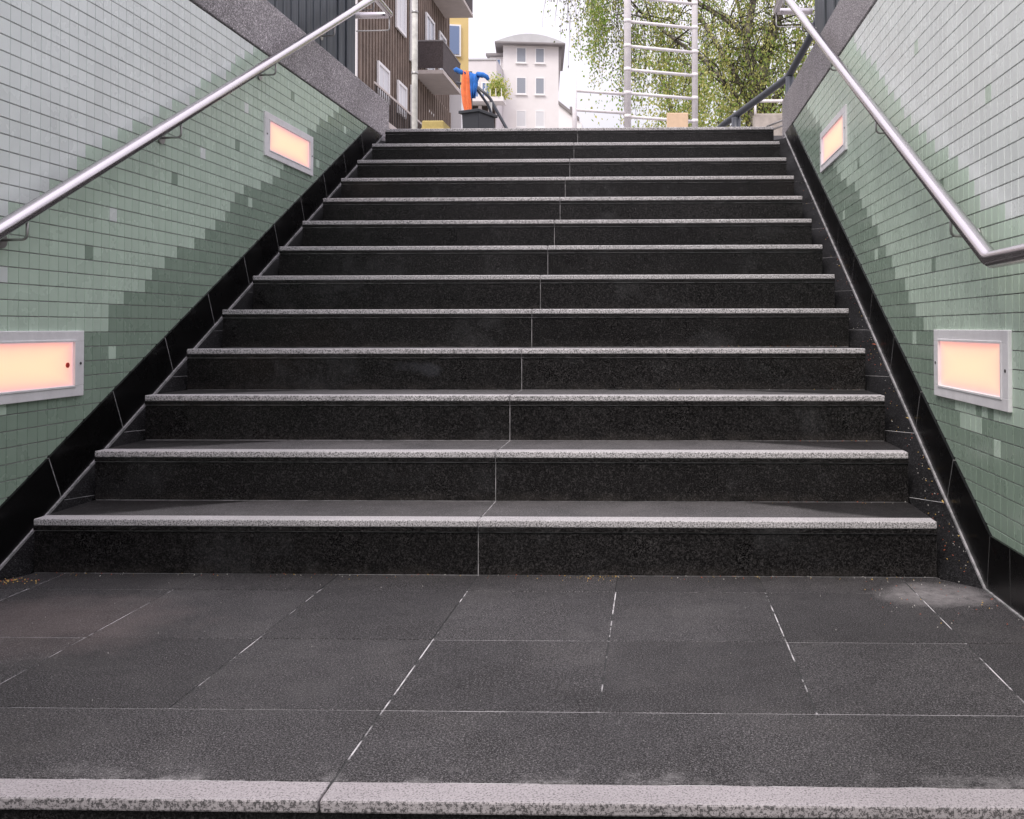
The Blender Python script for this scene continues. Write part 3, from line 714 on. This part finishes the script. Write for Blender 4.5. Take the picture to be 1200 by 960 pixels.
balcony(43.6, 46.6, 16.2, 1.2, -8.85)
o = B().box(-10.24, -9.95, 33.8, 40.9, 8.3, 8.5).build('balcony', M['balc'], bh)
b = B(); b.box(-9.99, -9.95, 33.8, 40.9, 9.50, 9.58); b.build('hand_rail', M['balc'], o)
b = B(); y = 33.85
while y < 40.8: b.box(-9.98, -9.955, y, y + .07, 8.51, 9.49); y += .26
b.build('balusters', M['darkvoid'], o, kind='stuff')
B().box(-10.24, -10.2, 40.8, 45, 8.0, 11.4).build('dark_recess', M['darkvoid'], bh)
b = B(); y = 40.9
while y < 47.5: b.box(-10.2, -10.1, y, y + .14, 7.0, 11.5); y += .42
b.build('timber_screen', M['brown2'], bh, kind='stuff')
b = B().box(-11.2, -9.75, 48.2, 50, GZ, 12.9).build('white_annex', M['whiteframe'], bh)
# yellow house behind it
yh = thing('yellow_house', (-11, 54, GZ), 'yellow rendered house end with a tall blue window behind the brown house', 'building', rz=0)
def rbox(parent, name, mt, x0, x1, y0, y1, z0, z1, piv, ang):
    b = B(); b.box(x0, x1, y0, y1, z0, z1)
    for vv in b.b.verts: vv.co = Matrix.Rotation(ang, 3, 'Z') @ (vv.co - piv) + piv
    return b.build(name, mt, parent)
pv = Vector((-10.52, 54, 0)); an = R(13)
rbox(yh, 'wall', M['yellow'], -19, -10.52, 54, 62, GZ, 24, pv, an)
rbox(yh, 'corner_pier', M['whiteframe'], -13.2, -11.72, 53.9, 53.99, GZ, 24, pv, an)
for (z0, z1) in ((16.2, 18.0), (19.4, 21.2), (12.6, 14.4)):
    f = rbox(yh, 'window', M['whiteframe'], -11.75, -10.95, 53.84, 53.99, z0, z1, pv, an)
    rbox(f, 'pane', M['glassb'], -11.65, -11.05, 53.80, 53.838, z0 + .1, z1 - .1, pv, an)
rbox(yh, 'ground_floor_panel', M['whiteframe'], -11.8, -10.6, 53.88, 53.995, 8, 14.3, pv, an)
# far tower
tw = thing('stair_tower_house', (-11.5, 90, GZ), 'pale pink white tower house with a low curved roof and six front windows', 'building')
B().box(-14.19, -8.95, 90, 98, GZ, 27.75).build('wall', M['stucco'], tw)
rf = []
for k in range(13):
    t = k / 12; rf.append((-14.85 + t * 6.45, 27.75 + .96 * math.sin(math.pi * (.06 + t * .88)) - .18))
b = B(); b.prism([(-14.85, 27.70)] + rf + [(-8.40, 27.70)], 'y', 89.3, 98.5); b.build('roof', M['zinc'], tw)
B().box(-14.95, -8.33, 89.2, 98.6, 27.56, 27.698).build('eave', M['zincd'], tw)
B().prism([(-8.946, 27.55), (-8.62, 27.55), (-8.946, 23.2)], 'y', 90.1, 90.6).build('side_fin', M['zincd'], tw)
for x0, x1 in ((-12.97, -12.0), (-11.18, -10.27)):
    for (z0, z1), gl in (((25.92, 27.4), 'glass'), ((22.93, 24.56), 'glass'), ((19.8, 21.4), 'glassp'), ((16.8, 18.4), 'glass')):
        win_y(tw, 89.97, x0, x1, z0, z1, glass=gl)
tw.rotation_euler.z = R(7)
# long low neighbour with balcony
lh = thing('terrace_house', (-15, 85, GZ), 'pale long house with a balcony and blue windows left of the tower', 'building')
B().box(-24, -14.2, 86, 96, GZ, 25.1).build('wall', M['stucco2'], lh)
B().box(-14.197, -12.0, 92, 96, GZ, 24.8).build('wall', M['stucco2'], lh)
B().box(-24, -14.2, 85.9, 96, 25.12, 25.24).build('parapet_cap', M['zinc'], lh)
B().box(-15.6, -13.2, 90.5, 95, 25.26, 26.7).build('roof_room', M['stucco'], lh)
B().box(-15.9, -13.0, 90.1, 95.3, 26.72, 26.95).build('roof_slab', M['zincd'], lh)
win_y(lh, 90.45, -15.3, -14.5, 25.4, 26.5, glass='glassb')
for x0, x1 in ((-16.6, -15.75), (-15.55, -14.75)):
    win_y(lh, 85.96, x0, x1, 21.6, 23.1, glass='glassb', mull=1)
win_y(lh, 85.96, -18.4, -17.2, 21.6, 23.1, glass='glassb', mull=1)
bl = B().box(-19, -13.3, 84.2, 85.95, 20.95, 21.35).build('balcony', M['stucco'], lh)
for k in range(5): B().box(-15.5 + k * .5, -15.44 + k * .5, 84.25, 84.31, 21.36, 22.1).build('rail_post', M['whiteframe'], bl)
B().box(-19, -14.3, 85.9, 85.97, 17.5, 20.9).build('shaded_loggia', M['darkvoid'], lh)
for k in range(4): B().box(-17.6 + k * .9, -17.3 + k * .9, 85.7, 85.89, 17.5, 20.9).build('loggia_pier', M['stucco2'], lh)
# small house right of the tower
sh = thing('gabled_house', (-7.2, 80, GZ), 'small grey house with a sloping dark gutter right of the tower', 'building')
b = B(); b.prism([(-8.9, GZ), (-8.9, 20.95), (-7.0, 20.85), (-6.45, 20.15), (-6.2, 18.5), (-6.2, GZ)], 'y', 95, 104); b.build('wall', M['stucco2'], sh)
B().prism([(-7.95, 19.9), (-7.95, 19.62), (-6.2, 18.20), (-6.2, 18.48)], 'y', 79.8, 80.2).build('gutter', M['zincd'], sh)
B().prism([(-7.95, 19.6), (-7.95, GZ), (-6.0, GZ), (-6.0, 18.05)], 'y', 80, 86).build('lean_to', M['whiteframe'], sh)
f = B().box(-7.0, -6.75, 79.93, 80.0, 19.3 - .55, 19.95 - .55).build('window', M['zincd'], sh)

# ---------------------------------------------------------------- vegetation
def leaf_mesh(name, pts, size, parent, kind=None):
    vs, fs, mi = [], [], []
    rng = random.Random(len(pts))
    for (p, mi_) in pts:
        L = size * rng.uniform(.7, 1.3); W = L * .62
        a = Vector((rng.gauss(0, .6), rng.gauss(0, .6), -1)).normalized(); n = Vector((rng.uniform(-1, 1), rng.uniform(-1, 1), rng.uniform(-.4, 1))); s = a.cross(n)
        if s.length < .1: continue
        s.normalize(); n2 = s.cross(a) * L * .12; k = len(vs)
        vs += [p, p + a * L * .45 + s * W * .5 + n2, p + a * L, p + a * L * .45 - s * W * .5 + n2]
        fs.append((k, k + 1, k + 2, k + 3)); mi.append(mi_)
    pl_ = parent_loc(parent); vs = [tuple(Vector(q_) - pl_) for q_ in vs]
    me = bpy.data.meshes.new(name); me.from_pydata(vs, [], fs)
    for x in LEAF: me.materials.append(x)
    me.polygons.foreach_set('material_index', mi)
    o = link(name, me, parent)
    if kind: o['kind'] = kind
    return o
def pick(rng, wts):
    t = rng.random() * sum(wts)
    for i, w_ in enumerate(wts):
        t -= w_
        if t < 0: return i
    return 0
rng = random.Random(21)
tree = thing('birch_tree', (1.5, 14, GZ), 'weeping birch tree with pale stems and drooping leafy twigs behind the ladder frame', 'tree')
trunk = B()
trunk.tube([(1.5, 14, GZ - .1), (1.52, 14, 3.0), (1.5, 14, 3.9)], [.17, .14, .12], 12)
limbs = [
    [(1.5, 14, 3.7), (1.47, 14, 4.3), (1.38, 14.1, 5.0), (1.55, 14.1, 5.9), (1.5, 14, 7.2), (1.6, 14, 9)],
    [(1.5, 14, 3.8), (1.62, 13.9, 4.5), (1.85, 13.9, 5.3), (2.1, 13.8, 6.4), (2.3, 13.7, 8)],
    [(1.48, 14, 3.9), (1.15, 14.1, 4.6), (.75, 14.1, 5.3), (.3, 14.2, 6.0), (-.2, 14.2, 6.9), (-.5, 14.1, 7.5)],
    [(1.5, 14, 3.6), (1.1, 13.8, 4.2), (.7, 13.7, 4.6), (.2, 13.7, 4.95), (-.3, 13.6, 5.35)],
    [(1.55, 14, 3.7), (1.95, 14.2, 4.3), (2.3, 14.4, 5.0), (2.8, 14.5, 5.8), (3.3, 14.6, 6.6)],
    [(1.42, 14.1, 5.0), (1.1, 14.2, 5.35), (.7, 14.2, 5.55), (.2, 14.3, 6.1), (-.5, 14.2, 6.6), (-1.1, 14.1, 6.7)],
    [(1.5, 14.1, 4.6), (1.45, 14.8, 5.3), (1.3, 15.4, 6.3), (1.1, 15.9, 7.2)],
    [(1.6, 13.9, 4.6), (1.8, 13.2, 5.4), (2.0, 12.6, 6.3)],
]
for i, lm in enumerate(limbs):
    r0 = .085 if i < 2 else .05; n = len(lm)
    trunk.tube([Vector(p) + Vector((rng.uniform(-.03, .03), 0, 0)) for p in lm], [r0 * (1 - .78 * k / (n - 1)) for k in range(n)], 9)
trunk.build('trunk', M['bark'], tree)
tw_ = B(); leaves = []
def droop(p, length, dens, wts):
    """a hanging twig with leaves"""
    q_ = Vector(p); pts = [q_.copy()]; d = Vector((rng.uniform(-.5, .5), rng.uniform(-.5, .5), -.3)); n = max(3, int(length / .18))
    for k in range(n):
        d = (d * .7 + Vector((rng.uniform(-.12, .12), rng.uniform(-.12, .12), -.6))).normalized(); q_ = q_ + d * length / n; pts.append(q_.copy())
    tw_.tube(pts, [.0035 * (1 - k / (n + 1)) + .001 for k in range(n + 1)], 4, caps=False)
    for a, c in zip(pts[:-1], pts[1:]):
        for _ in range(max(1, int(dens * (c - a).length * 42))):
            leaves.append((a.lerp(c, rng.random()) + Vector((rng.gauss(0, .065), rng.gauss(0, .065), rng.gauss(0, .04))), pick(rng, wts)))
# crown around the limbs
for i, lm in enumerate(limbs):
    P_ = [Vector(p) for p in lm]
    for a, c in zip(P_[:-1], P_[1:]):
        L = (c - a).length
        for _ in range(int(L * 11)):
            s = a.lerp(c, rng.random()); e = s + Vector((rng.gauss(0, .45), rng.gauss(0, .5), rng.gauss(.1, .28)))
            tw_.tube([s, s.lerp(e, .5) + Vector((0, 0, .08)), e], [.014, .009, .005], 4, caps=False)
            droop(e, rng.uniform(.4, 1.1), rng.choice((1.2, 2.2, 3.2)), rng.choice(((5, 4, 2, 1), (2, 5, 1, 2), (4, 2, 6, 0))))
# clumps filling the middle of the crown
for _ in range(400):
    x = rng.uniform(-.55, 3.4); z = rng.uniform(3.0, 6.3)
    if x < .2 and z < 4.4 and rng.random() < .75: continue
    droop((x, rng.uniform(13.4, 15.4), z + .3), rng.uniform(.3, .9), rng.choice((1.5, 2.5, 4)), rng.choice(((5, 4, 3, 1), (2, 3, 7, 0), (2, 4, 0, 4))))
# thin hanging twigs at the left of the crown
for _ in range(70):
    x = rng.uniform(-1.55, -.1); droop((x, rng.uniform(13.2, 14.8), rng.uniform(5.6, 6.4)), rng.uniform(.5, 1.0) + (x + 1.5) * .45, rng.choice((.3, .5, .8)), (2, 2, 1, 6))
for _ in range(12):
    x = rng.gauss(-.82, .06); droop((x, rng.uniform(13.2, 14.4), rng.uniform(5.5, 5.8)), rng.uniform(.7, 1.2), 4, (2, 7, 2, 0))
for _ in range(26):
    x = rng.uniform(-.45, .25); droop((x, rng.uniform(13.3, 14.6), rng.uniform(5.0, 5.6)), rng.uniform(.8, 1.6), rng.choice((.5, 1.0)), (3, 3, 1, 3))
tw_.build('twigs', M['twig'], tree, calc=False)
leaf_mesh('crown', leaves, .042, tree)
# leafy shrub mass behind
def shrub(label, cx, cyy, zt, wx, n, group):
    t = thing('shrub', (cx, cyy, GZ), label, 'shrub', group)
    b = B()
    for k in range(7):
        a = rng.uniform(0, 6.28); b.tube([(cx, cyy, GZ), (cx + math.cos(a) * wx * .3, cyy + math.sin(a) * .4, (GZ + zt) * .5), (cx + math.cos(a) * wx * .7, cyy + math.sin(a) * .8, zt - .3)], [.04, .025, .01], 6)
    b.build('stem', M['twig'], t)
    pts = []; cl = [(cx + rng.gauss(0, wx * .5), cyy + rng.gauss(0, .6), rng.uniform(GZ + .3, zt)) for _ in range(int(n / 60))]
    for c_ in cl:
        s = rng.uniform(.12, .3); wts = rng.choice(((4, 4, 4, 1), (2, 5, 1, 1), (4, 1, 6, 0)))
        for _ in range(60): pts.append((Vector(c_) + Vector((rng.gauss(0, s), rng.gauss(0, s), rng.gauss(0, s))), pick(rng, wts)))
    leaf_mesh('foliage', pts, .06, t)
shrub('yellow green bushy shrub behind the ladder frame under the birch', .9, 17.5, 5.9, 1.2, 9500, 'shrubs behind the birch')
shrub('lower green shrub beyond the birch stem at right', 3.2, 18, 5.6, 1.3, 6000, 'shrubs behind the birch')
shrub('potted green plant on the balcony of the far terrace house', -14.0, 85.0, 22.9, .45, 600, None) if False else None
t = thing('balcony_plant', (-13.9, 85, 21.36), 'leafy green plant on the balcony of the pale terrace house', 'plant')
pts = []
for _ in range(1500): pts.append((Vector((-13.95 + rng.gauss(0, .42), 85 + rng.gauss(0, .3), 21.4 + abs(rng.gauss(.7, .55)))), pick(rng, (1, 3, 5, 0))))
leaf_mesh('foliage', pts, .22, t)

# ---------------------------------------------------------------- litter
def litter():
    vs, fs, mi = [], [], []; rg = random.Random(9)
    def bit(x, y, z, s, m_i, n=(0, 0, 1)):
        k = len(vs); a = rg.uniform(0, 6.28); N_ = Vector(n).normalized(); t1 = N_.orthogonal().normalized(); t2 = N_.cross(t1)
        c_ = Vector((x, y, z)); 
        for j in range(4):
            aa = a + j * 1.5708; rr = s * (1 if j % 2 else .45) * rg.uniform(.7, 1.2)
            vs.append(tuple(c_ + (t1 * math.cos(aa) + t2 * math.sin(aa)) * rr + N_ * rg.uniform(.0008, .003)))
        top = len(vs); vs.append(tuple(c_ + N_ * .0045))
        for j in range(4): fs.append((k + j, k + (j + 1) % 4, top)); mi.append(m_i)
    sl = Vector((0, -SLOPE, 1))
    for _ in range(150):
        y = 2.7 + abs(rg.gauss(0, 1.3)); 
        if y > 6: continue
        x = .83 + rg.random() ** .5 * .07; bit(x, y, yz_line(y) + .001, rg.uniform(.0015, .0035), rg.choice((0, 0, 1, 2, 2)), sl)
    for y in (3.42, 3.0, 2.86, 3.9, 4.6, 3.15): 
        for _ in range(1): bit(.896, y + rg.gauss(0, .02), yz_line(y) + .002, rg.uniform(.005, .011), rg.choice((0, 1)), sl)
    for _ in range(140):
        bit(rg.uniform(-1.8, .9), 2.775 - abs(rg.gauss(0, .02)), .0012, rg.uniform(.001, .0028), rg.choice((0, 1, 2)))
    for _ in range(35): bit(-.17 + rg.gauss(0, .05), 2.77 - abs(rg.gauss(0, .02)), .001, rg.uniform(.001, .003), 1)
    for _ in range(60): bit(rg.uniform(.55, .9), 2.3 + rg.random() * .45, .0012, rg.uniform(.001, .003), rg.choice((0, 1, 2)))
    for _ in range(40): bit(-1.86 + abs(rg.gauss(0, .05)), 2.68 + rg.gauss(0, .02), .001, rg.uniform(.002, .005), rg.choice((0, 1, 1)))
    for _ in range(60):
        i = rg.randrange(0, 4); bit(XR - abs(rg.gauss(0, .25)), STEP1 + (i + 1) * RUN - rg.random() * .03, (i + 1) * RISE + .001, rg.uniform(.001, .0025), rg.choice((0, 1, 2)))
    for _ in range(60): bit(rg.uniform(-1.8, .9), rg.uniform(1.55, 2.7), .0012, rg.uniform(.0006, .0014), 2)
    me = bpy.data.meshes.new('litter'); me.from_pydata(vs, [], fs)
    for n_, c_ in (('dry_petal', (.40, .10, .05)), ('yellow_petal', (.50, .33, .10)), ('grit', (.5, .48, .45))): me.materials.append(mat(n_, c_, .8))
    me.polygons.foreach_set('material_index', mi)
    o = link('fallen_petals', me); prop(o, 'dry petals and pale grit scattered along the foot of the steps and channel', 'litter', kind='stuff')
litter()
